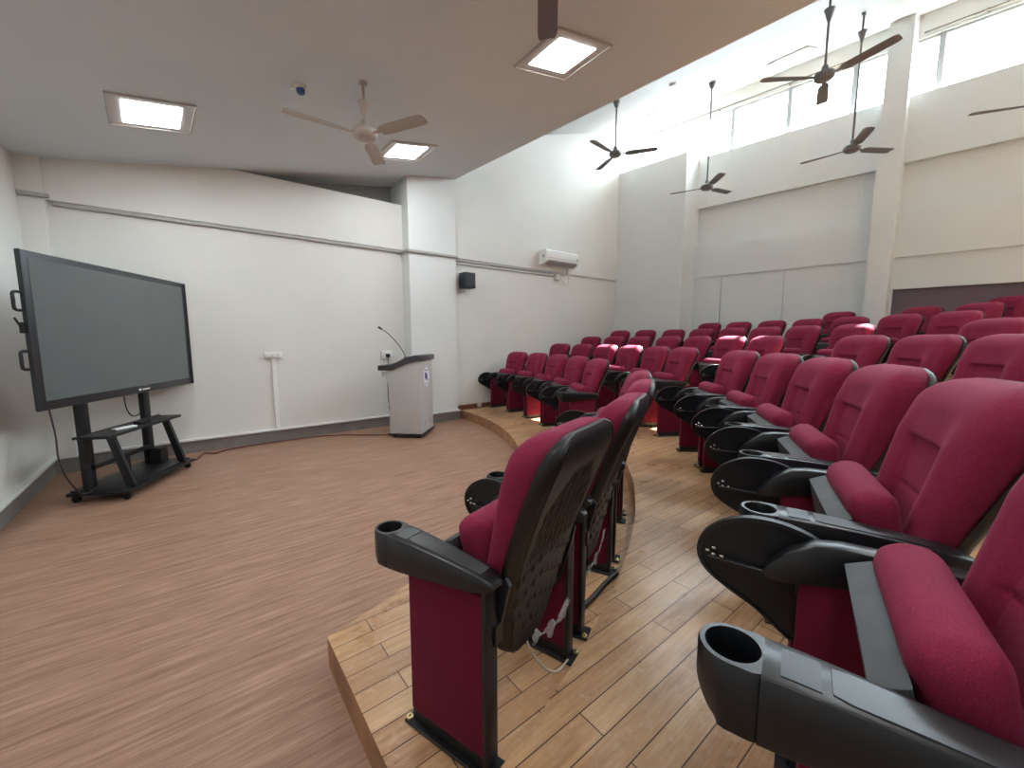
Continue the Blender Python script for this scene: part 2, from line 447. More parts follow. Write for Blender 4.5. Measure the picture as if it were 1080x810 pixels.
    # --- plain arm on the tablet side
    bm = bmesh.new()
    armloft(bm, .252, [(.235, .012, .535, .520), (.22, .018, .560, .515), (.18, .024, .605, .52), (.13, .026, .636, .535), (.08, .027, .645, .545), (.0, .027, .647, .56), (-.08, .027, .646, .57),
                      (-.15, .026, .642, .58), (-.21, .023, .634, .592), (-.225, .016, .625, .60)])
    arm2 = obj('armrest', bm, M['plas'], t, auto=38)
    # --- folded writing tablet
    out_ = smoothpath([(.06, .60), (.14, .625), (.23, .628), (.31, .60), (.365, .545), (.388, .475), (.375, .40), (.33, .35), (.26, .315), (.17, .285), (.10, .29), (.07, .34), (.055, .45), (.06, .60)], 5)[:-1] if False else None
    P = [(.06, .55), (.10, .615), (.18, .648), (.27, .650), (.34, .622), (.388, .575), (.402, .52), (.38, .468), (.32, .428), (.25, .395), (.18, .345), (.13, .318), (.08, .325), (.055, .42)]
    sp = smoothpath([(0, a, b) for a, b in P + P[:1]], 4)[:-1]
    bm = prism(bmesh.new(), [(v.y, v.z) for v in sp], 'x', .288, .304, .004, 2)
    tb = obj('writing_tablet', bm, M['tab'], t, auto=35)
    tb['label'] = 'oval black folded writing tablet'
    # rim
    bm = bmesh.new()
    n = len(sp); cyz = Vector((0, .22, .49)); rr = []
    for v in sp:
        o1 = Vector((0, v.y, v.z)); i1 = cyz + (o1 - cyz) * .93
        rr.append([bm.verts.new((.282, o1.y, o1.z)), bm.verts.new((.282, i1.y, i1.z)), bm.verts.new((.288, i1.y, i1.z)), bm.verts.new((.290, o1.y, o1.z))])
    for i in range(n):
        for k in range(4): bm.faces.new((rr[i][k], rr[i][(k + 1) % 4], rr[(i + 1) % n][(k + 1) % 4], rr[(i + 1) % n][k]))
    obj('tablet_rim', bm, M['plas'], tb)
    bm = B(.272, .288, .16, .37, .505, .515, .002, 1)
    obj('hinge', bm, M['blk'], tb)
    bm = bmesh.new()
    for y, z in ((.372, .528), (.356, .520), (.356, .540), (.335, .520)):
        obj('screw', B(.272, .286, y - .006, y + .006, z - .004, z + .004, .002, 1), M['chrome'], tb)
    bm = B(.262, .289, .08, .16, .47, .55, .006, 1)
    obj('tablet_bracket', bm, M['blk'], t)
    # --- tipped-up seat
    # local seat frame: y = length from hinge to front edge, z = up when unfolded
    tilt = math.radians(76)
    MT = Matrix.Translation((0, -.045, .35)) @ Matrix.Rotation(tilt, 4, 'X')
    bm = B(-.200, .200, 0, .365, -.004, .112, .050, 7)
    for v in bm.verts:
        f_ = v.co.y / .365
        v.co.x *= .90 + .10 * f_
        if v.co.z > .06: v.co.z += .010 * math.sin(f_ * PI) * (1 - (v.co.x / .206) ** 2)
        v.co.z *= .80 + .20 * f_
    bm.transform(MT)
    seat = obj('seat', bm, M['fab'], t, smooth=True)
    bm = bmesh.new()
    prism(bm, [(-.01, -.002), (.305, -.002), (.295, -.052), (.12, -.058), (-.01, -.03)], 'x', -.205, .205, .006, 2)
    bm.transform(MT)
    obj('seat_pan', bm, M['pan'], seat, auto=35)
    # hinge bar
    bm = tube(bmesh.new(), [(-.236, -.06, .36), (.236, -.06, .36)], .016, 10)
    obj('hinge_bar', bm, M['blk'], t, auto=50)
    # --- backrest cushion
    zr = [(.27, -.098), (.45, -.132), (.62, -.178), (.80, -.245), (.92, -.295), (1.04, -.340)]
    rear = lambda z: lerp(z, zr)
    hwf = lambda z: lerp(z, [(.30, .19), (.5, .205), (.72, .226), (.86, .234), (.92, .233), (.95, .227), (.975, .214), (.996, .192), (1.012, .163), (1.022, .125)])
    front = lambda z: lerp(z, [(.38, -.060), (.50, -.085), (.59, -.100), (.70, -.125), (.82, -.152), (.95, -.180), (1.05, -.205)])
    bm = bmesh.new(); nu, nv = 60, 96; z0, z1 = .36, 1.022
    F = []; Bk = []
    for i in range(nv + 1):
        v = i / nv; z = z0 + (z1 - z0) * v
        # rounded top
        topf = math.sqrt(max(0, 1 - max(0, (z - .938) / .0842) ** 2.0)) if z > .938 else 1
        th0 = front(z) - rear(z)
        rf, rb = [], []
        for j in range(nu + 1):
            u = -1 + 2 * j / nu; w = hwf(z)
            edge = math.sqrt(max(0, 1 - abs(u) ** 7))
            au = abs(u)
            inset = 0
            # centre panel recess between bolsters
            # lumbar panel set between the bolsters, with stitched seams
            kz = min(1, max(0, (.845 - z) / .02)) * min(1, max(0, (z - .44) / .03))
            ku = 1 if au < .44 else max(0, 1 - (au - .44) / .07)
            inset = -.018 * kz * ku
            if au < .47 and z < .86:
                for zc in (.835, .69): inset -= .007 * math.exp(-((z - zc) / .006) ** 2)
            if z < .84: inset -= .006 * math.exp(-((au - .45) / .018) ** 2)
            bol = .018 * math.exp(-((au - .72) / .2) ** 2) * min(1, max(0, (.95 - z) / .1))
            th = (th0 * (.74 + .26 * edge) + inset + bol) * (.35 + .65 * topf)
            y = rear(z)
            rf.append(bm.verts.new((u * w, y + th, z)))
            rb.append(bm.verts.new((u * w, y + .008, z)))
        F.append(rf); Bk.append(rb)
    for G in (F, Bk):
        for i in range(nv):
            for j in range(nu): bm.faces.new((G[i][j], G[i][j + 1], G[i + 1][j + 1], G[i + 1][j]))
    for i in range(nv):
        for j in (0, nu): bm.faces.new((F[i][j], F[i + 1][j], Bk[i + 1][j], Bk[i][j]))
    for j in range(nu):
        for i in (0, nv): bm.faces.new((F[i][j], F[i][j + 1], Bk[i][j + 1], Bk[i][j]))
    back = obj('backrest', bm, M['fab'], t, smooth=True)
    # --- rear shell
    hws = lambda z: lerp(z, [(.25, .10), (.275, .130), (.40, .178), (.55, .208), (.72, .231), (.86, .240), (.92, .239), (.95, .233), (.975, .219), (.996, .197), (1.010, .168), (1.020, .130)])
    bm = bmesh.new(); nu, nv = 96, 54; z0, z1 = .25, 1.020
    F = []; Bk = []
    for i in range(nv + 1):
        z = z0 + (z1 - z0) * i / nv; rf, rb = [], []
        for j in range(nu + 1):
            u = -1 + 2 * j / nu; w = hws(z); x = u * w; au = abs(u)
            edge = 1 - max(0, (au - .86) / .14) ** 2
            y = rear(z) - (.008 + .024 * max(0, edge)) * math.sqrt(min(1, (z1 + .002 - z) / .075)) - .006 * (1 - au * au)
            cen = .62 * w / .25
            # ribbed centre field, V shaped lower ribs
            if .62 < z < .90 and abs(x) < .15 * (1 - .6 * max(0, (z - .8) / .1)):
                y += .0045 * (.5 + .5 * math.cos(x / .0165 * 2 * PI))
            if .33 < z < .60 and abs(x) < w * .8:
                q = z + .35 * abs(x)
                y -= .006 * (1 if (q % .085) < .02 else 0)
            if .80 < au < .86: y += .005
            rb.append(bm.verts.new((x, y, z)))
            yf = rear(z) + .008
            rf.append(bm.verts.new((x, yf, z)))
        F.append(rf); Bk.append(rb)
    for G in (F, Bk):
        for i in range(nv):
            for j in range(nu): bm.faces.new((G[i][j], G[i][j + 1], G[i + 1][j + 1], G[i + 1][j]))
    for i in range(nv):
        for j in (0, nu): bm.faces.new((F[i][j], F[i + 1][j], Bk[i + 1][j], Bk[i][j]))
    for j in range(nu):
        for i in (0, nv): bm.faces.new((F[i][j], F[i][j + 1], Bk[i][j + 1], Bk[i][j]))
    obj('back_shell', bm, M['shell'], t, auto=50)
    # --- side brackets carrying the back
    for s in (-1, 1):
        bm = prism(bmesh.new(), [(-.15, .40), (-.15, .56), (-.185, .60), (-.20, .58), (-.165, .44), (-.13, .33), (-.10, .33)], 'x', s * .215 - .008, s * .215 + .008, .002, 1)
        box(bm, min(s * .215, s * .25), max(s * .215, s * .25), -.172, -.15, .40, .46)
        obj('bracket', bm, M['blk'], t)
    return t

chair0 = make_chair(); used = [False]
def dup(root):
    r = root.copy(); COL.objects.link(r)
    for ch in root.children:
        c = ch.copy(); COL.objects.link(c); c.parent = r
        for g in ch.children:
            d = g.copy(); COL.objects.link(d); d.parent = c
    return r
ordn = ['first', 'second', 'third', 'fourth', 'fifth', 'sixth', 'seventh', 'eighth', 'ninth']
rowname = {1: 'front row', 2: 'second row', 3: 'third row', 4: 'fourth row', 5: 'fifth row', 6: 'sixth row', 7: 'seventh row'}
far_ang = {1: [-3.3, -10.0, -16.9, -23.9, -31.2], 2: [-3.5, -9.2, -15.2, -21.0, -27.0, -32.7], 3: [-2.4, -7.4, -12.6, -18.1, -23.2, -28.4, -33.5],
           4: [-2.1, -6.8, -11.7, -16.2, -20.7, -25.0, -29.4, -34.3], 5: [-11.9, -15.9, -20.0, -24.0, -28.0, -32.1, -35.9], 6: [-22.8, -29.4, -33.0], 7: [-30.9]}
near_ang = {1: [-72.5, -65.3, -58.2, -51.2], 2: [-73.9, -67.8, -61.7, -55.6, -49.5, -43.4], 3: [-53.6, -48.8, -43.7], 4: [-44.1]}
RR = lambda k: {1: 5.145, 2: 6.165, 6: 10.09}.get(k, 4.165 + k)
def put_chair(k, ang, label):
    c = dup(chair0) if used[0] else chair0
    used[0] = True
    r = RR(k); a = math.radians(ang)
    c.location = (CX + r * math.cos(a), CY + r * math.sin(a), TH * k)
    c.rotation_euler = (0, 0, a + PI / 2 + PI - PI / 2 - PI / 2 + PI / 2 * 0)
    # local +Y must point at the arc centre
    c.rotation_euler = (0, 0, math.atan2(-math.sin(a), -math.cos(a)) - PI / 2)
    c['label'] = label; c['category'] = 'chair'; c['group'] = 'maroon auditorium chairs'
    return c
for k, L in far_ang.items():
    for i, a in enumerate(L):
        if k <= 4: lab = 'maroon auditorium chair beyond the aisle, %s, %s from the far side wall' % (rowname[k], ordn[i])
        elif k == 5: lab = 'maroon auditorium chair in the fifth row, %s from its left end' % ordn[i]
        elif k == 6: lab = 'maroon auditorium chair in the sixth row near the rear wall, %s from its left end' % ordn[i]
        else: lab = 'maroon auditorium chair in front of the dark wall panel at the picture\'s right edge'
        put_chair(k, a, lab)
for k, L in near_ang.items():
    for i, a in enumerate(L):
        if k == 1: lab = ['maroon chair seen from behind, nearest on the front platform by its cut end', 'maroon chair seen from behind, second along the front platform from its cut end',
                          'maroon chair seen from behind, third along the front platform from its cut end', 'maroon chair seen from behind, last of four before the aisle'][i]
        elif k == 2: lab = 'maroon tip-up chair on the near side of the aisle, second row, %s from the camera' % ordn[i]
        elif k == 3: lab = 'maroon tip-up chair on the near side of the aisle, third row, %s from the aisle' % ordn[len(L) - 1 - i]
        else: lab = 'maroon tip-up chair on the near side of the aisle, fourth row'
        put_chair(k, a, lab)

def chair_pt(k, ang, x, y, z):
    r = RR(k); a = math.radians(ang); o = Vector((CX + r * math.cos(a), CY + r * math.sin(a), TH * k))
    f = Vector((-math.cos(a), -math.sin(a), 0)); rt_ = Vector((f.y, -f.x, 0))
    return o + f * y + rt_ * x + Vector((0, 0, z))
# torn protective film and loose wires under the first two chairs
def film(pts, w, label):
    bm = bmesh.new(); prev = None
    rnd = random.Random(len(label))
    for i, p in enumerate(smoothpath(pts, 7)):
        row = []
        for j in range(5):
            q = p + Vector((rnd.uniform(-1, 1), rnd.uniform(-1, 1), rnd.uniform(-1, 1))) * w * .22 + Vector((0, 0, (2 - j) * w * (.35 + .3 * math.sin(i * .8)))) + Vector((.4, .9, 0)) * w * .15 * math.sin(j * 1.5 + i * .5)
            row.append(bm.verts.new(q))
        if prev:
            for j in range(4): bm.faces.new((prev[j], prev[j + 1], row[j + 1], row[j]))
        prev = row
    o = obj('protective_film', bm, M['wrap'], smooth=True)
    sm = o.modifiers.new('s', 'SOLIDIFY'); sm.thickness = .001
    tag(o, label, 'plastic film', 'torn protective film')
film([chair_pt(1, -72.5, .0, -.145, .245), chair_pt(1, -72.5, .05, -.165, .25), chair_pt(1, -72.5, .09, -.195, .28), chair_pt(1, -72.5, .13, -.22, .345)], .024, 'torn clear film hanging under the nearest front platform chair')
film([chair_pt(1, -65.3, .05, -.09, .09), chair_pt(1, -65.3, .09, -.11, .13), chair_pt(1, -65.3, .115, -.135, .20), chair_pt(1, -65.3, .15, -.15, .29)], .024, 'torn clear film hanging under the second front platform chair')
bm = tube(bmesh.new(), smoothpath([chair_pt(1, -72.5, -.01, -.12, .25), chair_pt(1, -72.5, .03, -.13, .16), chair_pt(1, -72.5, .10, -.14, .06), chair_pt(1, -72.5, .16, -.16, .012), chair_pt(1, -72.5, .23, -.17, .016)], 8), .004, 6)
tag(obj('power_cord', bm, M['offw'], smooth=True), 'thin cream wire hanging below the nearest front platform chair', 'cord')
bm = tube(bmesh.new(), smoothpath([chair_pt(1, -65.3, -.18, -.10, .016), chair_pt(1, -65.3, -.02, -.14, .016), chair_pt(1, -65.3, .12, -.17, .02), chair_pt(1, -65.3, .24, -.20, .016)], 8), .013, 8)
tag(obj('power_cord', bm, M['cord'], smooth=True), 'thick black cable lying on the platform behind the second chair', 'cord')

# ------------------------------------------------------------------ interactive display on its stand
d = Vector((.468, .884, 0)); nn = Vector((.884, -.468, 0))
base = d * 4.42 + nn * -2.9
rz = math.atan2(nn.y, nn.x) - PI / 2         # local +Y = nn ; local +X = -d
st = thing('display_stand', 'black wheeled metal floor stand carrying the large display', 'stand', base, rz)
X = lambda s: -(s - 4.42)
Y = lambda n: n + 2.9
bm = B(-.49, .49, Y(-3.13), Y(-2.66), .065, .095, .006); box(bm, -.47, .47, Y(-3.11), Y(-2.70), .095, .11, .004)
obj('base', bm, M['blk'], st, auto=40)
for sx in (-1, 1):
    for yy in (-.19, .19):
        bm = bmesh.new()
        tube(bm, [(sx * .44 - .012, yy, .030), (sx * .44 + .012, yy, .030)], .030, 14); box(bm, sx * .44 - .02, sx * .44 + .02, yy - .015, yy + .015, .04, .066)
        obj('castor', bm, M['blk'], st, auto=40)
for s in (4.03, 4.79):
    bm = B(X(s) - .045, X(s) + .045, Y(-3.04), Y(-2.99), .09, 1.9, .004)
    obj('pole', bm, M['blk'], st, auto=40)
bm = B(-.50, .50, Y(-3.0), Y(-2.76), .56, .585, .004); obj('shelf', bm, M['blk'], st)
bm = tube(bmesh.new(), [(-.53, Y(-2.99), .58), (.53, Y(-2.99), .58)], .012, 8); obj('shelf_rail', bm, M['blk'], st)
for s in (4.03, 4.76):
    bm = prism(bmesh.new(), [(Y(-2.85), .56), (Y(-2.79), .56), (Y(-2.66), .10), (Y(-2.73), .10)], 'x', X(s) - .018, X(s) + .018, .002, 1)
    obj('leg', bm, M['blk'], st)
bm = B(X(4.78), X(4.03), Y(-2.99), Y(-2.96), .27, .31, .003); box(bm, X(4.4) - .02, X(4.4) + .02, Y(-2.98), Y(-2.95), .10, .28)
box(bm, X(4.0), X(3.98) + .03, Y(-3.0), Y(-2.97), .1, .33); box(bm, X(4.82), X(4.70), Y(-2.96), Y(-2.86), .11, .27, .004)
obj('crossbar', bm, M['blk'], st)
tv = thing('display', 'large dark switched-off flat display on the wheeled stand', 'screen', base + Vector((0, 0, .87)), rz)
x0, x1 = X(5.475), X(3.535)
bm = B(x0, x1, Y(-2.932), Y(-2.91), 0, 1.18, .006, 2); box(bm, x0 + .12, x1 - .12, Y(-2.985), Y(-2.93), .08, 1.1, .01, 2)
obj('housing', bm, M['tv'], tv, auto=40)
obj('screen', B(x0 + .075, x1 - .065, Y(-2.915), Y(-2.906), .07, 1.13, .002, 1), M['screen'], tv)
for (a, b) in ((x0, x0 + .012), (x1 - .012, x1)):
    obj('trim', B(a, b, Y(-2.912), Y(-2.900), 0, 1.18, .003, 1), M['tv'], tv)
# maker's mark on the lower bezel: a small light dot and bar
bm = B(X(4.60), X(4.57), Y(-2.911), Y(-2.908), .025, .043); 
for i in range(5): box(bm, X(4.62 + .022 * i) - .016, X(4.62 + .022 * i), Y(-2.911), Y(-2.908), .027, .040)
obj('badge', bm, M['white'], tv)
for zc in (.81, .385):
    bm = tube(bmesh.new(), smoothpath([(x1 - .005, Y(-2.925), zc + .065), (x1 + .045, Y(-2.93), zc + .06), (x1 + .05, Y(-2.93), zc), (x1 + .045, Y(-2.93), zc - .06), (x1 - .005, Y(-2.925), zc - .065)], 5), .011, 8)
    obj('handle', bm, M['blk'], tv, smooth=True)
bm = B(x1 - .01, x1 + .02, Y(-2.945), Y(-2.915), .58, .66, .004); tube(bm, [(x1 + .0, Y(-2.93), .59), (x1 + .06, Y(-2.93), .69)], .007, 8)
obj('bracket', bm, M['blk'], tv)
def T(s, n, z): return d * s + nn * n + Vector((0, 0, z))
bm = tube(bmesh.new(), smoothpath([T(3.666, -2.95, .87), T(3.69, -2.95, .655), T(3.69, -2.95, .466), T(3.74, -2.95, .291), T(3.85, -2.95, .12), T(3.93, -2.93, .115)], 6), .006, 6)
tag(obj('power_cord', bm, M['cord'], smooth=True), 'black cable hanging from the left corner of the display to the stand base', 'cord')
bm = tube(bmesh.new(), smoothpath([T(4.545, -3.03, .88), T(4.56, -3.03, .73), T(4.62, -3.03, .64), T(4.70, -3.03, .63), T(4.78, -3.03, .66)], 6), .006, 6)
tag(obj('power_cord', bm, M['cord'], smooth=True), 'black cable looping below the display beside the right pole', 'cord')
bm = tube(bmesh.new(), smoothpath([T(4.86, -3.0, .07), (-.08, 5.80, .012), (.03, 6.10, .012), (.14, 6.02, .012), (.26, 6.12, .012), (.50, 6.17, .012), (.80, 6.18, .012), (1.1, 6.17, .012), (1.39, 6.13, .012), (1.66, 6.0, .012), (1.9, 5.8, .012), (2.2, 5.62, .012)], 6), .008, 6)
tag(obj('power_cord', bm, M['redcord'], smooth=True), 'brown cable along the floor from display stand to lectern', 'cord')
o = obj('remote_control', B(-.03, .03, -.09, .09, 0, .02, .008, 2), M['white'], auto=40); o.location = T(4.23, -2.84, .585); o.rotation_euler = (0, 0, rz + 1.2)
tag(o, 'white remote control lying on the display stand shelf', 'remote control')
o = obj('adapter', B(-.035, .035, -.06, .06, 0, .028, .006, 2), M['blk'], auto=40); o.location = T(4.47, -2.85, .585); o.rotation_euler = (0, 0, rz + 1.4)
tag(o, 'small black adapter box on the display stand shelf', 'adapter')

# ------------------------------------------------------------------ lectern
a_ = Vector((.703, -.711, 0)); P2 = Vector((2.458, 5.145, 0)); b_ = Vector((.711, .703, 0))
lc = P2 - a_ * .2335 + b_ * .275
lrz = math.atan2(a_.y, a_.x) - PI / 2        # local +Y toward the audience, local +X = -b_
le = thing('lectern', 'light grey metal lectern with dark sloping top and round emblem', 'lectern', lc, lrz)
S = lambda s: s + .2335                       # s measured back from the audience edge
prof = [(S(0), .06), (S(0), 1.10), (S(-.16), 1.07), (S(-.40), .965), (S(-.56), .935), (S(-.56), .88), (S(-.50), .87), (S(-.463), .80), (S(-.448), .68), (S(-.455), .45), (S(-.467), .06)]
bm = prism(bmesh.new(), prof, 'x', -.27, .27, .006, 2)
obj('body', bm, M['lect'], le, auto=35)
top = [(S(.03), 1.10), (S(.03), 1.17), (S(-.05), 1.178), (S(-.19), 1.15), (S(-.40), 1.035), (S(-.60), 1.03), (S(-.60), .96), (S(-.40), .963), (S(-.18), 1.07), (S(-.05), 1.10)]
bm = prism(bmesh.new(), top, 'x', -.30, .30, .006, 2)
obj('desk_top', bm, M['lecttop'], le, auto=35)
obj('plinth', B(-.285, .285, S(-.49), S(.015), .035, .062, .004), M['blk'], le)
for sx in (-.2, .2):
    for sy in (S(-.42), S(-.05)):
        obj('castor', tube(bmesh.new(), [(sx - .012, sy, .024), (sx + .012, sy, .024)], .024, 12), M['blk'], le, auto=50)
# emblem on the audience side
bm = bmesh.new()
n = 40
vs = [[bm.verts.new((.125 * math.cos(2 * PI * k / n), yy, .855 + .145 * math.sin(2 * PI * k / n))) for k in range(n)] for yy in (S(.0005), S(.004))]
bm.faces.new(vs[0]); bm.faces.new(vs[1][::-1])
for k in range(n): bm.faces.new((vs[0][k], vs[0][(k + 1) % n], vs[1][(k + 1) % n], vs[1][k]))
em = obj('emblem', bm, M['logo'], le)
em['label'] = 'white round emblem with navy figure'
def flat(pts): 
    bm = bmesh.new(); prism(bm, [(-x, z) for x, z in pts], 'y', S(.004), S(.006)); return bm
bm = flat([(-.085, .915), (-.04, .925), (-.015, .90), (.035, .885), (.01, .868), (.045, .845), (.0, .838), (-.02, .812), (-.055, .815), (-.05, .84), (-.09, .85), (-.07, .88)])
prism(bm, [(-.005, .828), (-.06, .79), (-.075, .80), (-.02, .836)], 'y', S(.004), S(.006))
obj('emblem_figure', bm, M['navy'], em)
bm = flat([(-.075, .965), (-.03, .955), (.03, .955), (.08, .965), (.08, .958), (.03, .946), (-.03, .946), (-.075, .958)])
prism(bm, [(.06, .755), (-.06, .755), (-.06, .748), (.06, .748)], 'y', S(.004), S(.006))
obj('emblem_line', bm, M['navy'], em)
for xx in (-.10, .11):
    obj('vent', B(-xx - .02, -xx + .02, S(.0), S(.003), .165, .225, .001, 1), M['conduit'], le)
mic = thing('microphone', 'black gooseneck microphone standing on the lectern top', 'microphone', lc, 0)
q0 = lc + a_ * (S(-.21)) + b_ * -.235
P = [q0 + Vector((0, 0, 1.135)), q0 + Vector((0, 0, 1.155))]
pts = smoothpath([q0 + Vector((0, 0, 1.135)), q0 + Vector((-.03, 0.01, 1.22)), q0 + Vector((-.12, .01, 1.35)), q0 + Vector((-.24, .0, 1.47)), q0 + Vector((-.33, -.01, 1.53))], 6)
pts = [p - lc for p in pts]
obj('gooseneck', tube(bmesh.new(), pts, .006, 8), M['blk'], mic, smooth=True)
e_ = pts[-1]; dd = (pts[-1] - pts[-3]).normalized()
obj('capsule', tube(bmesh.new(), [e_, e_ + dd * .01, e_ + dd * .05, e_ + dd * .06], [.008, .014, .014, .007], 10), M['tv'], mic, smooth=True)
q = pts[0]; bm = lathe(bmesh.new(), [(.028, q.z - .02), (.028, q.z + .008), (.012, q.z + .02)], 14, q.x, q.y); obj('mount', bm, M['blk'], mic, auto=40)

# ------------------------------------------------------------------ wall fittings
def wallbox(name, lab, cat, x0, x1, y0, y1, z0, z1, mat='white', grp=None):
    t = thing(name, lab, cat, ((x0 + x1) / 2, y1, z0), 0, grp)
    w = (x1 - x0) / 2
    obj('housing', B(-w, w, y0 - y1, 0, 0, z1 - z0, .006, 2), M[mat], t, auto=40); return t
t = wallbox('switch_box', 'white switch and socket box on the wall between display and lectern', 'switch box', .755, .965, WL - .05, WL, 1.145, 1.225)
for i in range(3): obj('switch', B(-.085 + .06 * i, -.045 + .06 * i, -.056, -.048, .02, .06, .002, 1), M['offw'], t)
bm = B(.835, .885, WL - .03, WL, .176, 1.146, .004, 1); tag(obj('cable_trunking', bm, M['white']), 'white vertical trunking on the wall below the switch box', 'trunking')
bm = B(.83, .875, WL - .035, WL - .019, 0, .15, .002, 1)
t = wallbox('wall_socket', 'white wall socket with black plug behind the lectern', 'socket', 2.34, 2.52, WL - .04, WL, 1.08, 1.21)
obj('plug', B(-.025, .03, -.09, -.04, .03, .085, .006, 2), M['blk'], t)
bm = tube(bmesh.new(), smoothpath([(2.43, WL - .06, 1.12), (2.43, WL - .07, .95), (2.42, WL - .05, .6), (2.44, WL - .08, .2), (2.5, WL - .35, .012), (2.45, 5.75, .012)], 6), .006, 6)
tag(obj('power_cord', bm, M['cord'], smooth=True), 'black cable hanging from the wall socket behind the lectern', 'cord')
t = wallbox('loudspeaker', 'small black loudspeaker fixed on the wall beside the pilaster', 'loudspeaker', 3.66, 3.87, 5.86, 6.06, 2.25, 2.51, 'tv')
obj('grille', B(-.095, .095, -.208, -.199, .012, .248, .004, 1), M['blk'], t); obj('bracket', B(-.03, .03, 0, .06, .09, .17, .003), M['blk'], t)
# air conditioner
ac = thing('air_conditioner', 'white split air conditioner high on the side wall', 'air conditioner', (5.98, 6.075, 2.855), 0)
bm = prism(bmesh.new(), [(0, 0.03), (0, .28), (-.17, .28), (-.205, .255), (-.215, .12), (-.19, .055), (-.09, 0.0), (0, 0)], 'x', -.46, .46, .008, 2)
obj('housing', bm, M['white'], ac, auto=35)
obj('louver', prism(bmesh.new(), [(-.215, .075), (-.195, .045), (-.10, -.006), (-.095, .0), (-.19, .055), (-.211, .08)], 'x', -.40, .40), M['conduit'], ac)
obj('front_seam', B(-.455, .455, -.2165, -.2105, .118, .124), M['conduit'], ac)
for xx in (-.461, .40): obj('cap', B(xx - .001 if xx < 0 else xx, xx + .004 if xx < 0 else xx + .03, -.15 if xx < 0 else -.216, -.10 if xx < 0 else -.209, .12, .18, .001, 1), M['conduit'], ac)
sk = wallbox('wall_socket', 'cream wall socket just below the air conditioner', 'socket', 5.97, 6.08, 6.04, 6.11, 2.60, 2.71, 'offw')
bm = tube(bmesh.new(), smoothpath([(6.05, 6.04, 2.66), (6.14, 6.03, 2.60), (6.22, 6.03, 2.52), (6.30, 6.03, 2.53), (6.33, 6.04, 2.66), (6.33, 6.05, 2.86)], 6), .008, 6)
tag(obj('power_cord', bm, M['offw'], smooth=True), 'cream cable looping below the air conditioner', 'cord')
bm = B(6.30, 6.36, 6.03, 6.08, 2.74, 2.87, .004); tag(obj('pipe_cover', bm, M['offw']), 'cream pipe cover under the right end of the air conditioner', 'pipe')
# small white outlet on the platform skirting at the far wall
t = wallbox('floor_socket', 'small cream socket on the platform skirting by the side wall', 'socket', 4.02, 4.09, 6.04, 6.085, .16, .26, 'offw')

# ------------------------------------------------------------------ ceiling lights
def plane_mat(p, zf):
    e = .01
    n = Vector((-(zf(p[0] + e, p[1]) - zf(p[0] - e, p[1])) / (2 * e), -(zf(p[0], p[1] + e) - zf(p[0], p[1] - e)) / (2 * e), 1)).normalized()
    x = Vector((1, -.0, 0)); x = (x - n * x.dot(n)).normalized(); y = n.cross(x)
    m_ = Matrix((x, y, n)).transposed().to_4x4(); m_.translation = Vector((p[0], p[1], zf(p[0], p[1]))); return m_
def ceiling_light(p, zf, rot, hx, hy, fx, fy, mat, lab):
    m_ = plane_mat(p, zf) @ Matrix.Rotation(rot, 4, 'Z')
    t = thing('ceiling_light', lab, 'ceiling light', group='recessed ceiling lights', mat=m_)
    bm = bmesh.new()
    for (a, b, c, e) in ((-fx, -hx, -fy, fy), (hx, fx, -fy, fy), (-hx, hx, -fy, -hy), (-hx, hx, hy, fy)): box(bm, a, b, c, e, -.010, .0)
    for (a, b, c, e) in ((-fx, -fx + .012, -fy, fy), (fx - .012, fx, -fy, fy), (-fx, fx, -fy, -fy + .012), (-fx, fx, fy - .012, fy)): box(bm, a, b, c, e, -.018, -.006)
    obj('frame', bm, M['offceil'], t)
    obj('diffuser', B(-hx, hx, -hy, hy, -.014, -.002, .001, 1), mat, t)
M['offceil'] = plain('light_tray', (.52, .50, .48), .5)
M['offtray'] = plain('light_tray_white', (.72, .72, .70), .5)
ceiling_light((-.12, 4.84), lowz, .06, .195, .225, .29, .31, M['led'], 'square recessed ceiling light above the display')
ceiling_light((2.63, 2.63), lowz, -.05, .20, .195, .30, .29, M['led'], 'square recessed ceiling light nearest the camera, next to the ceiling edge')
ceiling_light((2.31, 5.07), lowz, -.03, .205, .21, .30, .30, M['led'], 'square recessed ceiling light beyond the fan, above the lectern')
ceiling_light((2.82, .20), lowz, -.05, .20, .20, .30, .30, M['led'], 'added square recessed ceiling light over the second row, just above the frame')  # unseen lamp, added to brighten the near floor and seats
ceiling_light((.15, 2.25), lowz, 0, .20, .20, .30, .30, M['led'], 'added square recessed ceiling light over the open floor, just above the frame')  # added out of frame as extra light for the near floor
ceiling_light((.30, -.25), lowz, 0, .20, .20, .30, .30, M['led'], 'added unseen square recessed ceiling light right above the camera')  # added overhead lamp, out of view, lifts the near floor
ceiling_light((2.9, -2.3), lowz, 0, .20, .20, .30, .30, M['led'], 'added unseen square recessed ceiling light behind the camera')  # added unseen lamp, more light from behind the view
ceiling_light((7.84, 5.19), upz, 0, .21, .21, .27, .26, M['leddim'], 'bright recessed light in the high ceiling, near the far corner')
ceiling_light((8.08, 2.75), upz, 0, .17, .20, .23, .29, M['leddim'], 'bright recessed light in the high ceiling, behind the big fan')
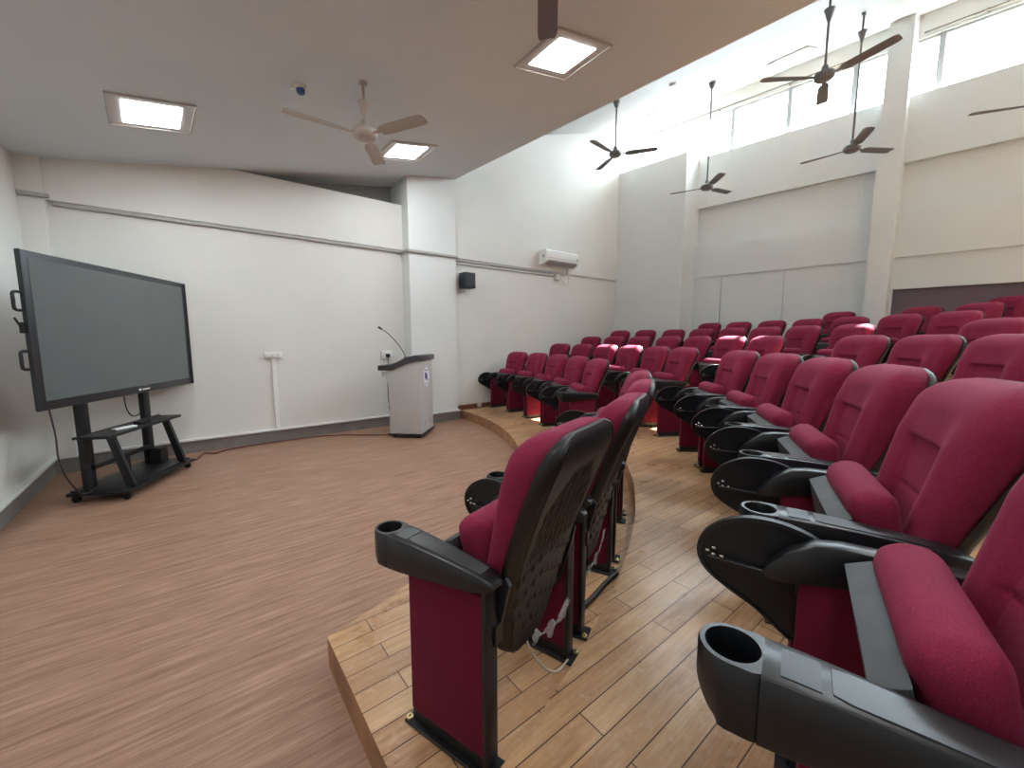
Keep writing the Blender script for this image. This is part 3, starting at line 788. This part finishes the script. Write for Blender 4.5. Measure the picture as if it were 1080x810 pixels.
# detector
m_ = plane_mat((.863, 3.925), lowz)
t = thing('smoke_detector', 'small blue and white detector on the low ceiling beside the fan', 'smoke detector', mat=m_)
obj('base', lathe(bmesh.new(), [(.05, -.02), (.055, -.012), (.055, 0)], 20), M['offw'], t, auto=40)
obj('cap', lathe(bmesh.new(), [(.008, -.065), (.026, -.058), (.034, -.04), (.034, -.018)], 16), M['blue'], t, auto=40)
bm = B(-.075, -.045, -.02, .02, -.03, -.005, .004); obj('lug', bm, M['white'], t)
m_ = plane_mat((6.44, 3.89), upz)
t = thing('smoke_detector', 'tiny white round detector alone on the high ceiling above the fans', 'smoke detector', mat=m_)
obj('base', lathe(bmesh.new(), [(.03, -.035), (.05, -.028), (.055, 0)], 18), M['white'], t, auto=40)

# ------------------------------------------------------------------ ceiling fans
def fan(x, y, zm, ztop, angs, lab, mat, R=.62, cup=None):
    t = thing('ceiling_fan', lab, 'ceiling fan', (x, y, zm), 0, 'ceiling fans')
    obj('motor', lathe(bmesh.new(), [(.03, -.055), (.075, -.05), (.098, -.03), (.105, -.005), (.098, .02), (.06, .04), (.038, .055), (.030, .10), (.016, .115)], 28), mat, t, auto=40)
    obj('downrod', tube(bmesh.new(), [(0, 0, .10), (0, 0, ztop - zm + .02)], .0125, 10), mat, t, smooth=True)
    zc = ztop - zm
    obj('canopy', lathe(bmesh.new(), [(.012, zc - .10), (.03, zc - .095), (.055, zc - .02), (.055, zc)] if not cup else
                        [(.014, cup - .06), (.05, cup + .06), (.055, cup + .07), (.014, cup + .072)], 20), mat, t, auto=40)
    if cup: obj('hook', B(-.03, .03, -.02, .02, zc - .03, zc, .003), mat, t)
    for a in angs:
        A = math.radians(a); c, s = math.cos(A), math.sin(A)
        bm = bmesh.new(); n = 14; rows = []
        for i in range(n + 1):
            u = i / n; r = .165 + (R - .165) * u
            w = lerp(u, [(0, .040), (.12, .056), (.8, .062), (.95, .060), (1, .046)])
            tw = math.radians(12 - 5 * u); z = -.012 + .008 * u
            rows.append([[bm.verts.new((r * c - q * w * math.cos(tw) * s, r * s + q * w * math.cos(tw) * c, z - q * w * math.sin(tw) - .006 * q * q + h)) for q in (-1, -.5, 0, .5, 1)] for h in (0, .004)])
        for i in range(n):
            for h in (0, 1):
                for j in range(4): bm.faces.new((rows[i][h][j], rows[i][h][j + 1], rows[i + 1][h][j + 1], rows[i + 1][h][j]))
            for j in (0, 4): bm.faces.new((rows[i][0][j], rows[i][1][j], rows[i + 1][1][j], rows[i + 1][0][j]))
        for i in (0, n):
            for j in range(4): bm.faces.new((rows[i][0][j], rows[i][0][j + 1], rows[i][1][j + 1], rows[i][1][j]))
        bl = obj('blade', bm, mat, t, auto=40)
        bm = bmesh.new(); w = .018
        pts = [(.085, -.012), (.14, -.014), (.235, -.010)]
        prev = None
        for r, z in pts:
            row = [bm.verts.new((r * c - q * s, r * s + q * c, z + h)) for q, h in ((-w, -.004), (w, -.004), (w, .002), (-w, .002))]
            if prev:
                for k in range(4): bm.faces.new((prev[k], prev[(k + 1) % 4], row[(k + 1) % 4], row[k]))
            else: bm.faces.new(row)
            prev = row
        bm.faces.new(prev)
        obj('blade_bracket', bm, mat, bl)
    return t
fan(1.298, 3.656, 3.16, lowz(1.298, 3.656), (-182, -62, 58), 'beige three-blade ceiling fan below the low ceiling, in full view', M['fan'], cup=.17)
fan(1.50, 1.60, 3.32, lowz(1.5, 1.6), (47, 167, -73), 'ceiling fan below the low ceiling, one blade in at the top edge', M['fandark'])
fan(5.865, 4.56, 4.52, upz(5.865, 4.56), (-175, -55, 65), 'grey ceiling fan on a long rod nearest the side wall', M['fandark'], .68)
fan(7.43, 3.74, 4.10, upz(7.43, 3.74), (-12, -132, 108), 'grey ceiling fan on a long rod in front of the projecting wall corner', M['fandark'])
fan(5.90, 1.67, 4.40, upz(5.9, 1.67), (136, 16, -104), 'large-looking grey ceiling fan at the picture\'s top, left of the pillar', M['fandark'], .68, cup=.62)
fan(7.45, 1.712, 4.06, upz(7.45, 1.712), (-32, -152, 88), 'grey ceiling fan on a long rod in front of the tall pillar', M['fandark'], cup=1.42)
fan(7.85, .08, 4.10, upz(7.85, .08), (119, -1, -121), 'grey ceiling fan cut by the right edge of the picture', M['fandark'])

# ------------------------------------------------------------------ light
w = bpy.data.worlds.new('sky'); bpy.context.scene.world = w; w.use_nodes = True
bg = w.node_tree.nodes['Background']; bg.inputs[1].default_value = 12
wn = w.node_tree; wt = wn.nodes.new('ShaderNodeTexCoord'); wsx = wn.nodes.new('ShaderNodeSeparateXYZ')
wn.links.new(wt.outputs['Generated'], wsx.inputs[0])      # bright overcast sky above, darker ground below
wr = wn.nodes.new('ShaderNodeValToRGB'); we = wr.color_ramp.elements
we[0].position = .47; we[0].color = (.22, .225, .225, 1); we[1].position = .53; we[1].color = (.80, .91, 1, 1)
wm = wn.nodes.new('ShaderNodeMath'); wm.operation = 'MULTIPLY_ADD'; wm.inputs[1].default_value = .5; wm.inputs[2].default_value = .5
wn.links.new(wsx.outputs['Z'], wm.inputs[0]); wn.links.new(wm.outputs[0], wr.inputs[0]); wn.links.new(wr.outputs[0], bg.inputs[0])
sun = bpy.data.lights.new('sun', 'SUN'); sun.energy = 30; sun.angle = math.radians(.6); sun.color = (1, .95, .86)
so = bpy.data.objects.new('sun', sun); COL.objects.link(so)
dirv = Vector((-1, .06, -1.22)); so.rotation_euler = dirv.to_track_quat('-Z', 'Y').to_euler()
def portal(loc, rot, sx, sy):
    l = bpy.data.lights.new('portal', 'AREA'); l.shape = 'RECTANGLE'; l.size = sx; l.size_y = sy; l.cycles.is_portal = True
    o = bpy.data.objects.new('portal', l); COL.objects.link(o); o.matrix_world = Matrix.Translation(loc) @ rot
    return o
yc = .25
rot = Vector((-1, -.115, 0)).to_track_quat('-Z', 'Y').to_matrix().to_4x4()
portal((rx(yc) + .26, yc, 5.58), rot, 11.6, .85)

# ------------------------------------------------------------------ camera
cam = bpy.data.cameras.new('camera'); co = bpy.data.objects.new('camera', cam); COL.objects.link(co)
cam.sensor_fit = 'HORIZONTAL'; cam.sensor_width = 36; cam.lens = 36 * 424 / 1080; cam.clip_start = .02
A = math.radians(51.5); p = math.atan(49 / 424)
fwd = Vector((math.cos(A) * math.cos(p), math.sin(A) * math.cos(p), -math.sin(p)))
co.location = (0, 0, 1.42); co.rotation_euler = fwd.to_track_quat('-Z', 'Y').to_euler()
sc = bpy.context.scene; sc.camera = co
sc.view_settings.view_transform = 'Standard'; sc.view_settings.look = 'None'; sc.view_settings.gamma = 1
sc.view_settings.use_curve_mapping = False; sc.view_settings.exposure = 1.62
sc.cycles.max_bounces = 10; sc.cycles.diffuse_bounces = 6; sc.cycles.transparent_max_bounces = 8; sc.cycles.use_denoising = True
sc.cycles.caustics_reflective = False; sc.cycles.caustics_refractive = False; sc.cycles.sample_clamp_indirect = 6
